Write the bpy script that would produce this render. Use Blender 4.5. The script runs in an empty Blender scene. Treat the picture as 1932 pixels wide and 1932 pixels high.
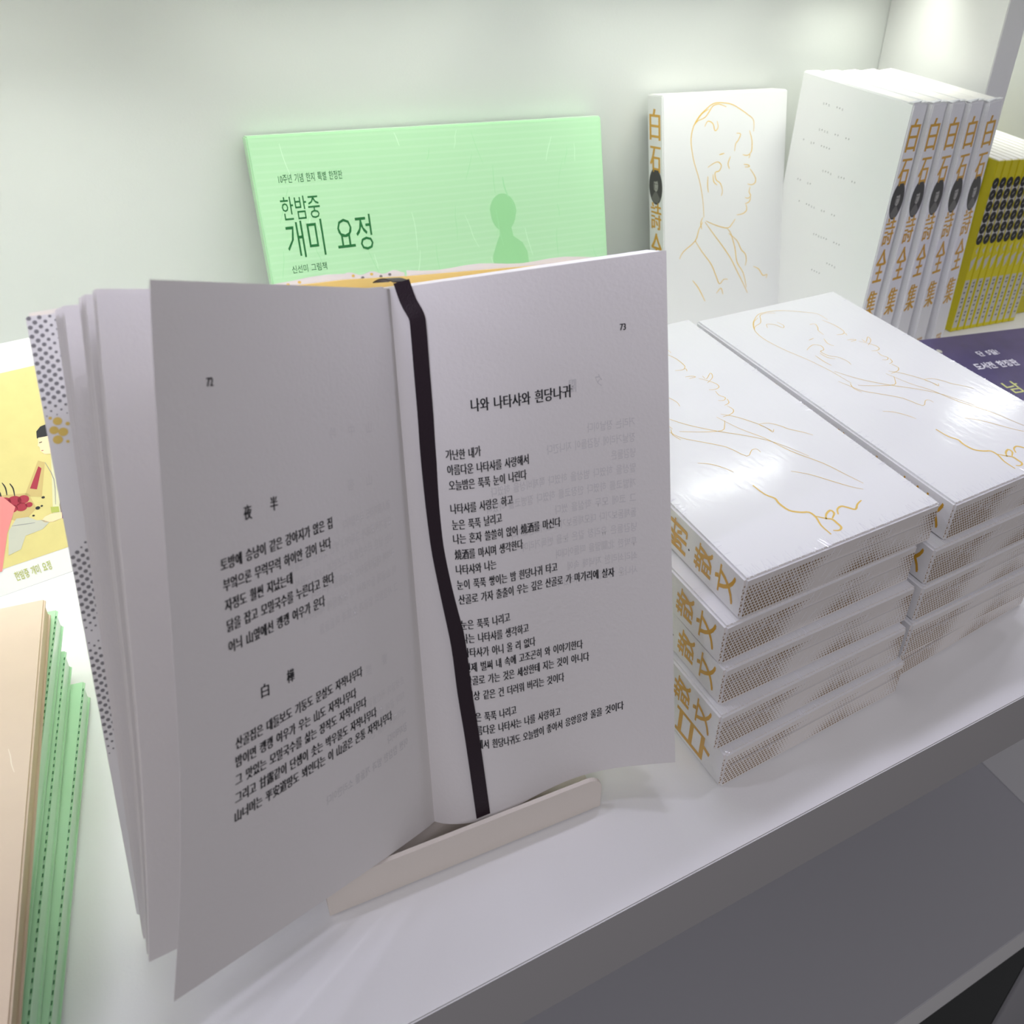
import bpy, bmesh, math, random
from mathutils import Vector as V, Matrix
random.seed(7)
C = bpy.context.scene.collection
sc = bpy.context.scene

# ------------------------------------------------------------------ camera, world, lamps, exposure
cam = bpy.data.cameras.new('camera'); camo = bpy.data.objects.new('camera', cam); C.objects.link(camo)
cam.sensor_width = 36.0; cam.sensor_fit = 'HORIZONTAL'
cam.lens = 36*1752.83/1932
cam.shift_x = -0.15008; cam.shift_y = -0.0819
rt = V((.84894, -.52047, .09168)); up = V((.21463, .49809, .84014)); fw = V((.48294, .69356, -.53456))
m = Matrix.Identity(4)
for i in range(3):
    m[i][0] = rt[i]; m[i][1] = up[i]; m[i][2] = -fw[i]; m[i][3] = (-.10344, -.1705, .36244)[i]
camo.matrix_world = m
cam.clip_start = .02
cam.dof.use_dof = True; cam.dof.focus_distance = .47; cam.dof.aperture_fstop = 19
sc.camera = camo
sc.view_settings.view_transform = 'Standard'; sc.view_settings.look = 'None'
sc.view_settings.gamma = 1; sc.view_settings.exposure = 0.0
sc.view_settings.use_curve_mapping = False

world = bpy.data.worlds.new('world'); sc.world = world; world.use_nodes = True
bg = world.node_tree.nodes['Background']; bg.inputs[0].default_value = (.84, .81, .81, 1); bg.inputs[1].default_value = .23

def area(name, loc, size, size_y, power, color, rot=(0, 0, 0), spread=180):
    l = bpy.data.lights.new(name, 'AREA'); l.shape = 'RECTANGLE'; l.size = size; l.size_y = size_y
    l.energy = power; l.color = color; l.spread = math.radians(spread)
    o = bpy.data.objects.new(name, l); o.location = loc; o.rotation_euler = rot; C.objects.link(o); return o
BACK_COL = (.96, 1.0, .90); FRONT_COL = (.80, .78, 1.0)
for x, w_, p in ((-.14, 1.30, .36), (.97, .80, .22)):               # luminous panels under the shelf above
    area('led_panel', (x, .345, .3335), w_, .22, p, BACK_COL)
for x, p in ((-.66, .07), (-.42, .075), (-.18, .08), (.06, .095), (.30, .125), (.47, .115), (.70, .12), (.95, .10)):
    area('led_back_module', (x, .415, .3330), .085 if x == .47 else .19, .012, p, BACK_COL, spread=78)
for x, p in ((-.60, .17), (-.36, .21), (-.12, .21), (.16, .085), (.33, .085), (.66, .10)):
    area('led_middle_module', (x, .340, .3330), .11, .018, p, (.95, 1.0, .95), spread=100 if x < 0 else 180)
for x in (-.62, -.44, -.26, -.08, .10, .28, .46, .66):
    area('led_front_module', (x, .115, .3335), .05, .014, .125, FRONT_COL)
area('ceiling_lamp', (-.9, -1.7, 2.0), 1.0, 1.0, 24, (.87, .84, .98), (math.radians(42), 0, math.radians(-27)))

# ------------------------------------------------------------------ materials
def mat(name, col, rough=.5, coat=0, coat_rough=.1, spec=.5, trans=0, bump=0, bump_scale=200, film=0, col2=None, noise=0, noise_scale=30):
    mt = bpy.data.materials.new(name); mt.use_nodes = True
    nt = mt.node_tree; b = nt.nodes['Principled BSDF']
    b.inputs['Base Color'].default_value = (*col, 1); b.inputs['Roughness'].default_value = rough
    b.inputs['Coat Weight'].default_value = coat; b.inputs['Coat Roughness'].default_value = coat_rough
    b.inputs['Specular IOR Level'].default_value = spec
    tc = nt.nodes.new('ShaderNodeTexCoord')
    if noise:
        n = nt.nodes.new('ShaderNodeTexNoise'); n.inputs['Scale'].default_value = noise_scale; n.inputs['Detail'].default_value = 4
        nt.links.new(tc.outputs['Object'], n.inputs['Vector'])
        mx = nt.nodes.new('ShaderNodeMix'); mx.data_type = 'RGBA'
        mx.inputs[6].default_value = (*[c*(1-noise) for c in col], 1); mx.inputs[7].default_value = (*(col2 or [min(1, c*(1+noise)) for c in col]), 1)
        nt.links.new(n.outputs['Fac'], mx.inputs[0]); nt.links.new(mx.outputs[2], b.inputs['Base Color'])
    if bump:
        n = nt.nodes.new('ShaderNodeTexNoise'); n.inputs['Scale'].default_value = bump_scale; n.inputs['Detail'].default_value = 3
        nt.links.new(tc.outputs['Object'], n.inputs['Vector'])
        bp = nt.nodes.new('ShaderNodeBump'); bp.inputs['Strength'].default_value = bump; bp.inputs['Distance'].default_value = .0005
        nt.links.new(n.outputs['Fac'], bp.inputs['Height']); nt.links.new(bp.outputs['Normal'], b.inputs['Normal'])
    if film:                                                       # crinkled shrink film over the board
        mp = nt.nodes.new('ShaderNodeMapping'); mp.inputs['Scale'].default_value = (1, .22, .6); mp.inputs['Rotation'].default_value = (0, 0, .35)
        nt.links.new(tc.outputs['Object'], mp.inputs['Vector'])
        n = nt.nodes.new('ShaderNodeTexNoise'); n.inputs['Scale'].default_value = 420; n.inputs['Detail'].default_value = 2
        n2 = nt.nodes.new('ShaderNodeTexNoise'); n2.inputs['Scale'].default_value = 9
        nt.links.new(mp.outputs[0], n.inputs['Vector']); nt.links.new(tc.outputs['Object'], n2.inputs['Vector'])
        ad = nt.nodes.new('ShaderNodeMath'); ad.operation = 'MULTIPLY_ADD'; ad.inputs[1].default_value = .35
        nt.links.new(n.outputs['Fac'], ad.inputs[0]); nt.links.new(n2.outputs['Fac'], ad.inputs[2])
        bp = nt.nodes.new('ShaderNodeBump'); bp.inputs['Strength'].default_value = film; bp.inputs['Distance'].default_value = .0006
        nt.links.new(ad.outputs[0], bp.inputs['Height']); nt.links.new(bp.outputs['Normal'], b.inputs['Coat Normal'])
    if trans:
        out = nt.nodes['Material Output']; t = nt.nodes.new('ShaderNodeBsdfTranslucent'); t.inputs[0].default_value = (*col, 1)
        ms = nt.nodes.new('ShaderNodeMixShader'); ms.inputs[0].default_value = trans
        nt.links.new(b.outputs[0], ms.inputs[1]); nt.links.new(t.outputs[0], ms.inputs[2]); nt.links.new(ms.outputs[0], out.inputs[0])
    return mt

def dot_board(name):
    """grey-white board printed with slanted rows of small brown dots, leaving blank patches"""
    mt = mat(name, (.60, .57, .54), .5, .5, .12, film=.25)
    nt = mt.node_tree; b = nt.nodes['Principled BSDF']; L = nt.links
    tc = nt.nodes.new('ShaderNodeTexCoord'); sx = nt.nodes.new('ShaderNodeSeparateXYZ'); L.new(tc.outputs['Object'], sx.inputs[0])
    def M(op, a, bb=None, c=None):
        n = nt.nodes.new('ShaderNodeMath'); n.operation = op
        for i, v in enumerate((a, bb, c)):
            if v is None: continue
            if isinstance(v, (int, float)): n.inputs[i].default_value = v
            else: L.new(v, n.inputs[i])
        return n.outputs[0]
    P = .00170
    x = M('DIVIDE', sx.outputs[0], P); z = M('DIVIDE', sx.outputs[2], P)
    row = M('FLOOR', z)
    xs = M('ADD', x, M('MULTIPLY', row, .5))
    fx = M('SUBTRACT', M('FRACT', xs), .5); fz = M('SUBTRACT', M('FRACT', z), .5)
    d = M('SQRT', M('ADD', M('MULTIPLY', fx, fx), M('MULTIPLY', fz, fz)))
    nz = nt.nodes.new('ShaderNodeTexNoise'); nz.inputs['Scale'].default_value = 34; nz.inputs['Detail'].default_value = 0
    L.new(tc.outputs['Object'], nz.inputs['Vector'])
    rad = M('MULTIPLY_ADD', nz.outputs['Fac'], -1.3, .98)
    rad = M('MINIMUM', M('MAXIMUM', rad, .0), .36)
    on = M('LESS_THAN', d, rad)
    edge = M('MULTIPLY', M('GREATER_THAN', sx.outputs[2], .0015), M('LESS_THAN', sx.outputs[2], .0190))
    on = M('MULTIPLY', on, edge)
    mx = nt.nodes.new('ShaderNodeMix'); mx.data_type = 'RGBA'; L.new(on, mx.inputs[0])
    mx.inputs[6].default_value = (.78, .74, .69, 1); mx.inputs[7].default_value = (.24, .14, .05, 1)
    L.new(mx.outputs[2], b.inputs['Base Color'])
    return mt

M_ = {}
M_['case_white'] = mat('white_laminate', (.80, .80, .78), .38, bump=.08, bump_scale=900)
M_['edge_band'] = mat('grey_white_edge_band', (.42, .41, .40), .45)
M_['lower_shade'] = mat('shaded_white_laminate', (.42, .42, .43), .4)  # white laminate of the lower bay, its shade put into the colour
M_['cavity_shade'] = mat('cavity_shaded_laminate', (.10, .105, .10), .6)  # darkness of the enclosed space under the lower shelf, painted as colour
M_['back_white'] = mat('white_wall_panel', (.70, .72, .69), .42, bump=.10, bump_scale=700)
M_['floor'] = mat('dark_carpet', (.08, .08, .085), .9, bump=.5, bump_scale=300, noise=.3, noise_scale=400)
M_['led'] = mat('lamp_diffuser', (.9, .9, .9), .4)
M_['paper'] = mat('book_paper', (.80, .775, .745), .75, spec=.2, trans=.16, bump=.25, bump_scale=600)
M_['pagecut'] = mat('page_edges', (.80, .78, .75), .8, bump=.4, bump_scale=1500)
M_['ink'] = mat('black_ink', (.012, .012, .014), .6, spec=.2)
M_['ghost'] = mat('show_through_ink', (.60, .585, .575), .75, spec=.2)
M_['ghost2'] = mat('faint_show_through_ink', (.72, .70, .68), .75, spec=.2)
M_['ribbon'] = mat('dark_satin', (.016, .007, .013), .34, spec=.5, bump=.3, bump_scale=1500)
M_['yboard'] = mat('yellow_cover_board', (.88, .64, .19), .45)
M_['jacket'] = mat('white_jacket_paper', (.74, .73, .70), .5)
M_['dotgrey'] = mat('grey_dot_ink', (.21, .205, .205), .6)
M_['dotgold'] = mat('gold_dot_ink', (.72, .52, .12), .5)
M_['stand'] = mat('cream_powder_coat', (.72, .66, .58), .45, bump=.15, bump_scale=1200)
M_['wcover'] = mat('white_cover_under_film', (.79, .79, .785), .45, .75, .13, film=.45)
M_['gold'] = mat('gold_ink', (.64, .34, .02), .4, .5, .1)
M_['goldline'] = mat('gold_line_ink', (.78, .52, .10), .4, .4, .1)
M_['dots'] = dot_board('dotted_board_under_film')
M_['filmedge'] = mat('crinkled_film', (.75, .75, .78), .18, .8, .06, film=.9)
M_['film'] = mat('clear_film_crease', (.84, .84, .86), .15, .8, .05)
M_['seam'] = mat('film_seam_grey', (.62, .60, .58), .25, .6, .08)
M_['oval'] = mat('oval_print_black', (.022, .020, .018), .4, .5, .1)
M_['ovalgrey'] = mat('oval_print_grey', (.32, .31, .28), .4, .5, .1)
M_['ovaldim'] = mat('oval_print_dim', (.11, .105, .095), .4, .5, .1)
M_['pencil'] = mat('pale_grey_print', (.26, .26, .25), .6)
M_['green'] = mat('pale_green_fibre_paper', (.47, .77, .47), .45, .4, .12, film=.25)
M_['stripe'] = mat('pale_green_rib', (.50, .785, .50), .45, .4, .12)
M_['greenpale'] = mat('pale_green_page_edges', (.60, .86, .60), .4, .6, .1, film=.4)
M_['greendark'] = mat('dark_green_ink', (.015, .16, .04), .5)
M_['greenshade'] = mat('mid_green_print', (.33, .68, .33), .45, .4, .12)
M_['fibre'] = mat('green_fibre', (.36, .72, .38), .5)
M_['fibrepale'] = mat('pale_fibre', (.68, .93, .68), .5)
M_['tan'] = mat('tan_fibre_cover', (.70, .56, .41), .4, .55, .12, film=.2, noise=.05, noise_scale=60)
M_['tanedge'] = mat('tan_board_edge', (.62, .48, .26), .5)
M_['tanfibre'] = mat('cream_fibre', (.86, .78, .64), .5)
M_['yel'] = mat('yellow_spine', (.66, .58, .01), .45)
M_['olive'] = mat('yellow_back_cover', (.52, .46, .02), .5)
M_['disc'] = mat('black_disc_print', (.015, .015, .015), .5)
M_['palegrey'] = mat('pale_grey_spine_print', (.55, .54, .47), .5)
M_['purple'] = mat('dark_purple_painted_sheen', (.030, .035, .085), .35, .5, .15, noise=.4, noise_scale=16, col2=(.17, .13, .36))  # lighter noise paints streaks of reflected sheen into the purple
M_['textwhite'] = mat('white_lettering', (.80, .78, .86), .5)
M_['textlime'] = mat('lime_lettering', (.72, .74, .28), .5)
M_['picbg'] = mat('ochre_picture', (.66, .57, .22), .5, .2, .2, noise=.08, noise_scale=120)
M_['skin'] = mat('peach_print', (.84, .66, .40), .5); M_['hair'] = mat('black_print', (.02, .02, .02), .5)
M_['rose'] = mat('crimson_print', (.36, .03, .05), .5); M_['pink'] = mat('coral_print', (.76, .24, .22), .5)
M_['plum'] = mat('plum_print', (.20, .05, .16), .5); M_['orange'] = mat('orange_print', (.80, .34, .06), .5)
M_['cloth'] = mat('cream_cloth_print', (.66, .64, .40), .5); M_['greycloth'] = mat('grey_cloth_print', (.52, .52, .42), .5)
M_['boxpr'] = mat('straw_box_print', (.55, .42, .16), .5); M_['leaf'] = mat('leaf_print', (.42, .46, .10), .5)

# ------------------------------------------------------------------ mesh helpers
class MB:
    def __init__(s): s.v = []; s.f = []; s.m = []; s.mats = []
    def mi(s, k):
        if k not in s.mats: s.mats.append(k)
        return s.mats.index(k)
    def add(s, vs, fs, k):
        o = len(s.v); s.v += [tuple(v) for v in vs]; s.f += [tuple(i+o for i in f) for f in fs]
        s.m += [s.mi(k)]*len(fs)
    def box(s, a, b, k, bev=0, face=None):
        """bevelled box a..b; face: {axis string: material}"""
        bm = bmesh.new(); bmesh.ops.create_cube(bm, size=1)
        a = V(a); b = V(b)
        for v in bm.verts: v.co = V([(a[i]+b[i])/2+v.co[i]*(b[i]-a[i]) for i in range(3)])
        if bev: bmesh.ops.bevel(bm, geom=bm.edges[:], offset=bev, segments=2, affect='EDGES')
        bm.verts.index_update(); bm.normal_update(); o = len(s.v)
        s.v += [tuple(v.co) for v in bm.verts]
        for f in bm.faces:
            s.f.append(tuple(v.index+o for v in f.verts)); kk = k
            if face:
                for ax, mk in face.items():
                    i = 'xyz'.index(ax[1]); sg = 1 if ax[0] == '+' else -1
                    if f.normal[i]*sg > .9: kk = mk
            s.m.append(s.mi(kk))
        bm.free()
    def grid(s, fn, nu, nv, k, flip=False):
        vs = [fn(i/nu, j/nv) for i in range(nu+1) for j in range(nv+1)]
        fs = []
        for i in range(nu):
            for j in range(nv):
                q = (i*(nv+1)+j, (i+1)*(nv+1)+j, (i+1)*(nv+1)+j+1, i*(nv+1)+j+1)
                fs.append(q[::-1] if flip else q)
        s.add(vs, fs, k)
    def sheet(s, fn, fn2, nu, nv, k):
        """closed solid between two surfaces"""
        s.grid(fn, nu, nv, k); s.grid(fn2, nu, nv, k, True)
        for (a, b) in ((lambda t: fn(0, t), lambda t: fn2(0, t)), (lambda t: fn2(1, t), lambda t: fn(1, t)),
                       (lambda t: fn2(t, 0), lambda t: fn(t, 0)), (lambda t: fn(t, 1), lambda t: fn2(t, 1))):
            s.grid(lambda u, v: V(a(u)).lerp(V(b(u)), v), max(nu, nv), 1, k)
    def poly(s, pts, fn, k):
        s.add([fn(*p) for p in pts], [tuple(range(len(pts)))], k)
    def ellipse(s, cx, cy, rx, ry, fn, k, n=18, rot=0):
        c, sn = math.cos(rot), math.sin(rot)
        s.poly([(cx+rx*math.cos(t)*c-ry*math.sin(t)*sn, cy+rx*math.cos(t)*sn+ry*math.sin(t)*c) for t in [2*math.pi*i/n for i in range(n)]], fn, k)
    def stroke(s, pts, w, fn, k, sub=3, taper=True):
        P = smooth(pts, sub); n = len(P); vs = []
        for i, p in enumerate(P):
            a = P[max(0, i-1)]; b = P[min(n-1, i+1)]
            dx, dy = b[0]-a[0], b[1]-a[1]; l = math.hypot(dx, dy) or 1
            ww = w*(.55+.45*math.sin(math.pi*min(1, max(0, i/(n-1))))) if taper else w
            vs += [fn(p[0]-dy/l*ww/2, p[1]+dx/l*ww/2), fn(p[0]+dy/l*ww/2, p[1]-dx/l*ww/2)]
        s.add(vs, [(2*i, 2*i+1, 2*i+3, 2*i+2) for i in range(n-1)], k)
    def ridge(s, a, b, w, fn, n, h, k):
        """thin raised crease from a to b"""
        dx, dy = b[0]-a[0], b[1]-a[1]; l = math.hypot(dx, dy); ox, oy = -dy/l*w/2, dx/l*w/2; n = V(n)
        P = [V(fn(a[0]+ox, a[1]+oy)), V(fn(a[0]-ox, a[1]-oy)), V(fn(*a))+n*h, V(fn(b[0]+ox, b[1]+oy)), V(fn(b[0]-ox, b[1]-oy)), V(fn(*b))+n*h]
        s.add(P, [(0, 3, 5, 2), (2, 5, 4, 1)], k)
    def text(s, body, fn, k, bold=.012):
        """fn gets (x 0..1 across the glyph run, y in em from the baseline, y 0..1 of the run's height)"""
        vs, fs, x0, x1, y0, y1 = glyphs(body, bold)
        s.add([fn((x-x0)/(x1-x0), y, (y-y0)/(y1-y0)) for x, y in vs], fs, k)
    def build(s, name, parent=None, smooth_=False):
        me = bpy.data.meshes.new(name); me.from_pydata(s.v, [], s.f)
        for k in s.mats: me.materials.append(M_[k])
        me.polygons.foreach_set('material_index', s.m)
        if smooth_: me.polygons.foreach_set('use_smooth', [True]*len(s.f))
        me.update()
        o = bpy.data.objects.new(name, me); C.objects.link(o)
        if parent: o.parent = parent
        return o
def smooth(p, sub):
    out = []
    for i in range(len(p)-1):
        a, b, c, d = p[max(0, i-1)], p[i], p[i+1], p[min(len(p)-1, i+2)]
        for j in range(sub):
            t = j/sub
            out.append(tuple(.5*(2*b[k]+(c[k]-a[k])*t+(2*a[k]-5*b[k]+4*c[k]-d[k])*t*t+(3*b[k]-a[k]-3*c[k]+d[k])*t**3) for k in (0, 1)))
    out.append(tuple(p[-1])); return out
_g = {}
_tc = bpy.data.curves.new('lettering', 'FONT'); _to = bpy.data.objects.new('lettering', _tc); _ts = bpy.data.scenes.new('lettering'); _ts.collection.objects.link(_to)
_tc.space_word = 1.45; _tc.resolution_u = 2; _tc.fill_mode = 'FRONT'
def glyphs(body, bold):
    if (body, bold) not in _g:
        _tc.body = body; _tc.offset = bold
        with bpy.context.temp_override(scene=_ts, view_layer=_ts.view_layers[0]):
            _dg = bpy.context.evaluated_depsgraph_get(); me = bpy.data.meshes.new_from_object(_to.evaluated_get(_dg))
        vs = [(v.co.x, v.co.y) for v in me.vertices]; fs = [tuple(p.vertices) for p in me.polygons]
        bpy.data.meshes.remove(me)
        xs = [v[0] for v in vs]; ys = [v[1] for v in vs]
        _g[(body, bold)] = (vs, fs, min(xs), max(xs), min(ys), max(ys))
    return _g[(body, bold)]
def thing(name, label, cat, loc=(0, 0, 0), rot=(0, 0, 0), group=None):
    o = bpy.data.objects.new(name, None); C.objects.link(o); o.empty_display_size = .02
    o.location = loc; o.rotation_euler = rot; tag(o, label, cat, group); return o
def tag(o, label, cat, group=None):
    o['label'] = label; o['category'] = cat
    if group: o['group'] = group
def dup(root, label, loc, rot, group=None):
    r = root.copy(); C.objects.link(r); r.location = loc; r.rotation_euler = rot; r['label'] = label
    if group: r['group'] = group
    for ch in list(root.children):
        c = ch.copy(); C.objects.link(c); c.parent = r
    return r
R = math.radians

# ------------------------------------------------------------------ the bookcase and the floor
D = .47
b = MB(); b.box((-1.6, -1.6, -1.05), (1.9, .6, -1.0), 'floor'); fl = b.build('floor'); fl['kind'] = 'structure'
b = MB(); b.box((-1.6, .5, -1.0), (1.9, .56, 1.2), 'back_white'); wl = b.build('wall_back'); wl['kind'] = 'structure'
case = thing('bookcase', 'white built-in bookcase whose shelf carries all the books', 'bookcase', (0, .235, -1.0))
def cpart(name, a, bb, k='case_white', bev=.0006):
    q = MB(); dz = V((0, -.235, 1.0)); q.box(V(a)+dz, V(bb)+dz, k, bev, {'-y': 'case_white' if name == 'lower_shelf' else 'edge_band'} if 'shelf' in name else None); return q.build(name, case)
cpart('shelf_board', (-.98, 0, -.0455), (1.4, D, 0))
cpart('lower_shelf', (-.98, 0, -.407), (1.4, D, -.368), 'lower_shade')
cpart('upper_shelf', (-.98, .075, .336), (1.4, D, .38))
cpart('back_panel', (-.98, D, -1.0), (1.4, D+.025, .9), 'back_white')
cpart('divider_panel', (.530, .345, 0), (.556, D, .336))
cpart('divider_panel', (.526, 0.02, -.368), (.556, D, -.0455))
cpart('base_panel', (.466, 0, -1.0), (1.4, D, -.407), 'cavity_shade')
cpart('stile', (.466, -.004, -1.0), (.80, -.0005, -.409), 'lower_shade')
cpart('side_panel', (-1.0, 0, -1.0), (-.98, D, .9)); cpart('side_panel', (1.4, 0, -1.0), (1.42, D, .9))
cpart('led_strip', (-.8, .405, .3345), (.52, .425, .336), 'led', 0); cpart('led_strip', (-.8, .330, .3345), (.52, .350, .336), 'led', 0); cpart('led_strip', (-.8, .105, .3345), (.52, .125, .336), 'led', 0)

# ------------------------------------------------------------------ open poetry book on its stand
G0 = V((-.0340, .0644, .0120)); G1 = V((-.0167, .1340, .2186))
RT, RB = V((.0799, .1051, .2319)), V((.0637, .0348, .0254))
LT, LB = V((-.0925, .0835, .2546)), V((-.1314, .0163, .0513))
L2T, L2B = V((-.1049, .1097, .2427)), V((-.1375, .0409, .0382))
LMT, LMB = V((-.1168, .1332, .2276)), V((-.1401, .0636, .0216))
CVT, CVB = V((-.1248, .1498, .2178)), V((-.1412, .0803, .0111))
sH = (G1-G0).normalized(); nB = V((1, 0, 0)).cross(sH).normalized(); rB = sH.cross(nB)*-1
rB = V((1, 0, 0)) - sH*sH.x; rB.normalize()
G = lambda v: G0.lerp(G1, v)
book = thing('open_book', 'open poetry book with black ribbon marker propped on a cream stand', 'book', (-.03, .08, .0))
BOFF = V((.03, -.08, 0))
def inbook(q, name, sm=False, parent=None):
    q.v = [tuple(V(p)+BOFF) for p in q.v]; return q.build(name, parent or book, sm)
def surfR(u, v, off=0):
    u = max(0, u)
    return G(v).lerp(RB.lerp(RT, v), u)+nB*(.0068*math.sin(2*math.pi*u**.75)*(1-v)+off)
def surfL(u, v, off=0):
    o = LB.lerp(LT, v); g = G(v); o = o+(g-o)*.038*math.sin(math.pi*min(1, max(0, 1-v))**1.6)
    n = (o-g).cross(sH).normalized(); n = n if n.y < 0 else -n
    return g.lerp(o, u)+n*(.0012*math.sin(math.pi*u**.6)+off)
TH = .00011
q = MB(); q.sheet(lambda u, v: surfR(u, v), lambda u, v: surfR(u, v, -TH), 40, 24, 'paper')
def rline(t, u0, v0, u1, v1, h, k='ink', bold=.046, off=.00012, S=surfR, mb=None, sag=0):
    for i, d in enumerate((-.5, .5) if bold > 0 else (0,)):         # a second pass a hair to the side thickens the strokes
        d *= bold*h*2.06
        mb.text(t, lambda x, y, yn: S(u0+(u1-u0)*x+d, v0+(v1-v0)*x+sag*4*x*(1-x)+(y-.36)*h, off+.00001*i), k, 0)
RL = [('나와 나타샤와 흰당나귀', .2485, .7868, .6255, .7806, .0255),
 ('가난한 내가', .1431, .7095, .2715, .7055), ('아름다운 나타샤를 사랑해서', .1442, .6821, .4537, .6727), ('오늘밤은 푹푹 눈이 나린다', .1454, .6546, .4424, .6456),
 ('나타샤를 사랑은 하고', .1443, .6126, .383, .6057), ('눈은 푹푹 날리고', .1453, .5836, .3351, .5775), ('나는 혼자 쓸쓸히 앉어 燒酒를 마신다', .1449, .5573, .571, .5423),
 ('燒酒를 마시며 생각한다', .1461, .5288, .413, .5185), ('나타샤와 나는', .1456, .5012, .3002, .4949), ('눈이 푹푹 쌓이는 밤 흰당나귀 타고', .1448, .4724, .5513, .4565),
 ('산골로 가자 출출이 우는 깊은 산골로 가 마가리에 살자', .1462, .4442, .7803, .4222), ('눈은 푹푹 나리고', .1467, .3965, .3416, .387),
 ('나는 나타샤를 생각하고', .1465, .3700, .4183, .3537), ('나타샤가 아니 올 리 없다', .1465, .3430, .4444, .322), ('언제 벌써 내 속에 고조곤히 와 이야기한다', .1467, .3130, .6472, .2868),
 ('산골로 가는 것은 세상한테 지는 것이 아니다', .1467, .2875, .6723, .2580, .0205, -.0036), ('세상 같은 건 더러워 버리는 것이다', .1467, .2575, .5639, .2286),
 ('눈은 푹푹 나리고', .1467, .2153, .3436, .1993), ('아름다운 나타샤는 나를 사랑하고', .1467, .1873, .5420, .1581), ('어데서 흰당나귀도 오늘밤이 좋아서 응앙응앙 울을 것이다', .1467, .1612, .8068, .1390, .0205, -.019)]
for i, l in enumerate(RL):
    rline(*l[:5], l[5] if len(l) > 5 else .0205, sag=l[6] if len(l) > 6 else -.002, mb=q)
rline('73', .8195, .8799, .8405, .8795, .0165, bold=.06, mb=q)
GR = ['거리는 장날이다', '장날거리에 녕감들이 지나간다', '녕감들은', '말상을 하였다 범상을 하였다 쪽제비상을 하였다', '개발코를 하였다 안장코를 하였다 질병코를 하였다', '그 코에 모두 학실을 썼다', '돌체돋보기다 대모체돋보기다 로이도돋보기다', '녕감들은 유리창 같은 눈을 번득거리며', '투박한 北關말을 떠들어대며', '쇠리쇠리한 저녁해 속에', '사나운 즘생같이들 사러졌다']
for i, t in enumerate(GR):
    v = .706-.0286*i; w = len(t)*.0228
    rline(t, .869, v, .869-w, v-w*.0+.012*w, .0195, 'ghost', 0, .00007, mb=q)
rline('夕', .748, .791, .722, .791, .024, 'ghost', 0, .00007, mb=q); rline('陽', .648, .789, .620, .789, .026, 'ghost', .05, .00007, mb=q)
inbook(q, 'right_page', True)
q = MB(); q.sheet(lambda u, v: surfL(u, v), lambda u, v: surfL(u, v, -TH), 30, 24, 'paper')
LL = [('토방에 승냥이 같은 강아지가 앉은 집', .8321, .6199, .3967, .6384), ('부엌으론 무럭무럭 하이얀 김이 난다', .8279, .5898, .409, .607), ('자정도 훨씬 지났는데', .8273, .5599, .5785, .57),
 ('닭을 잡고 모밀국수를 누른다고 한다', .8249, .5294, .407, .5492), ('어늬 山옆에선 캥캥 여우가 운다', .8243, .498, .4529, .5168),
 ('산골집은 대들보도 기둥도 문살도 자작나무다', .8188, .3479, .3098, .3713), ('밤이면 캥캥 여우가 우는 山도 자작나무다', .8213, .3195, .3437, .3386), ('그 맛있는 모밀국수를 삶는 장작도 자작나무다', .8238, .2909, .3002, .3143),
 ('그리고 甘露같이 단샘이 솟는 박우물도 자작나무다', .8261, .2628, .2564, .2864), ('山너머는 平安道땅도 뵈인다는 이 山골은 온통 자작나무다', .8285, .2346, .1826, .2646)]
for l in LL: rline(*l, .0205, bold=.052, mb=q, S=surfL)
for t, u, v in (('夜', .7266, .6856), ('半', .6282, .6895), ('白', .7079, .4109), ('樺', .6103, .4167)): rline(t, u+.014, v, u-.014, v, .023, bold=.04, mb=q, S=surfL)
rline('72', .838, .8721, .817, .8725, .0165, bold=.06, mb=q, S=surfL)
GL = [('旅人宿이라도 국수집이다', .109, .643), ('모밀가루포대가 그득하니 쌓인 웃간은 들믄들믄', .108, .614), ('나는 낡은 국수분틀과 그즈런히 나가 누워서', .106, .586), ('구석에 데굴데굴하는 木枕들을 베여보며', .104, .557), ('이 山골에 들어와서 이 木枕들에 새까마니', .103, .526), ('그 사람들의 얼골과 生業과 마음들을', .102, .494),
 ('초생달이 귀신불같이 무서운', .109, .318), ('처마 끝에 종이등의', .110, .289), ('쩌락쩌락 떡을 친다', .111, .259), ('감자떡이다', .111, .228), ('이젠 캄캄한 밤과 개울물 소리만이다', .112, .198)]
for t, u, v in GL:
    w = len(t)*.0200; rline(t, u, v, u+w, v-.06*w, .0185, 'ghost2' if v > .25 else 'ghost', 0, .00007, mb=q, S=surfL)
for t, u, v in (('山', .206, .692), ('宿', .296, .691), ('山', .187, .778), ('中', .275, .778), ('吟', .365, .778), ('饗', .198, .373), ('樂', .279, .367)):
    rline(t, u-.014, v, u+.014, v, .021, 'ghost2', 0, .00007, mb=q, S=surfL)
inbook(q, 'left_page', True)
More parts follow.
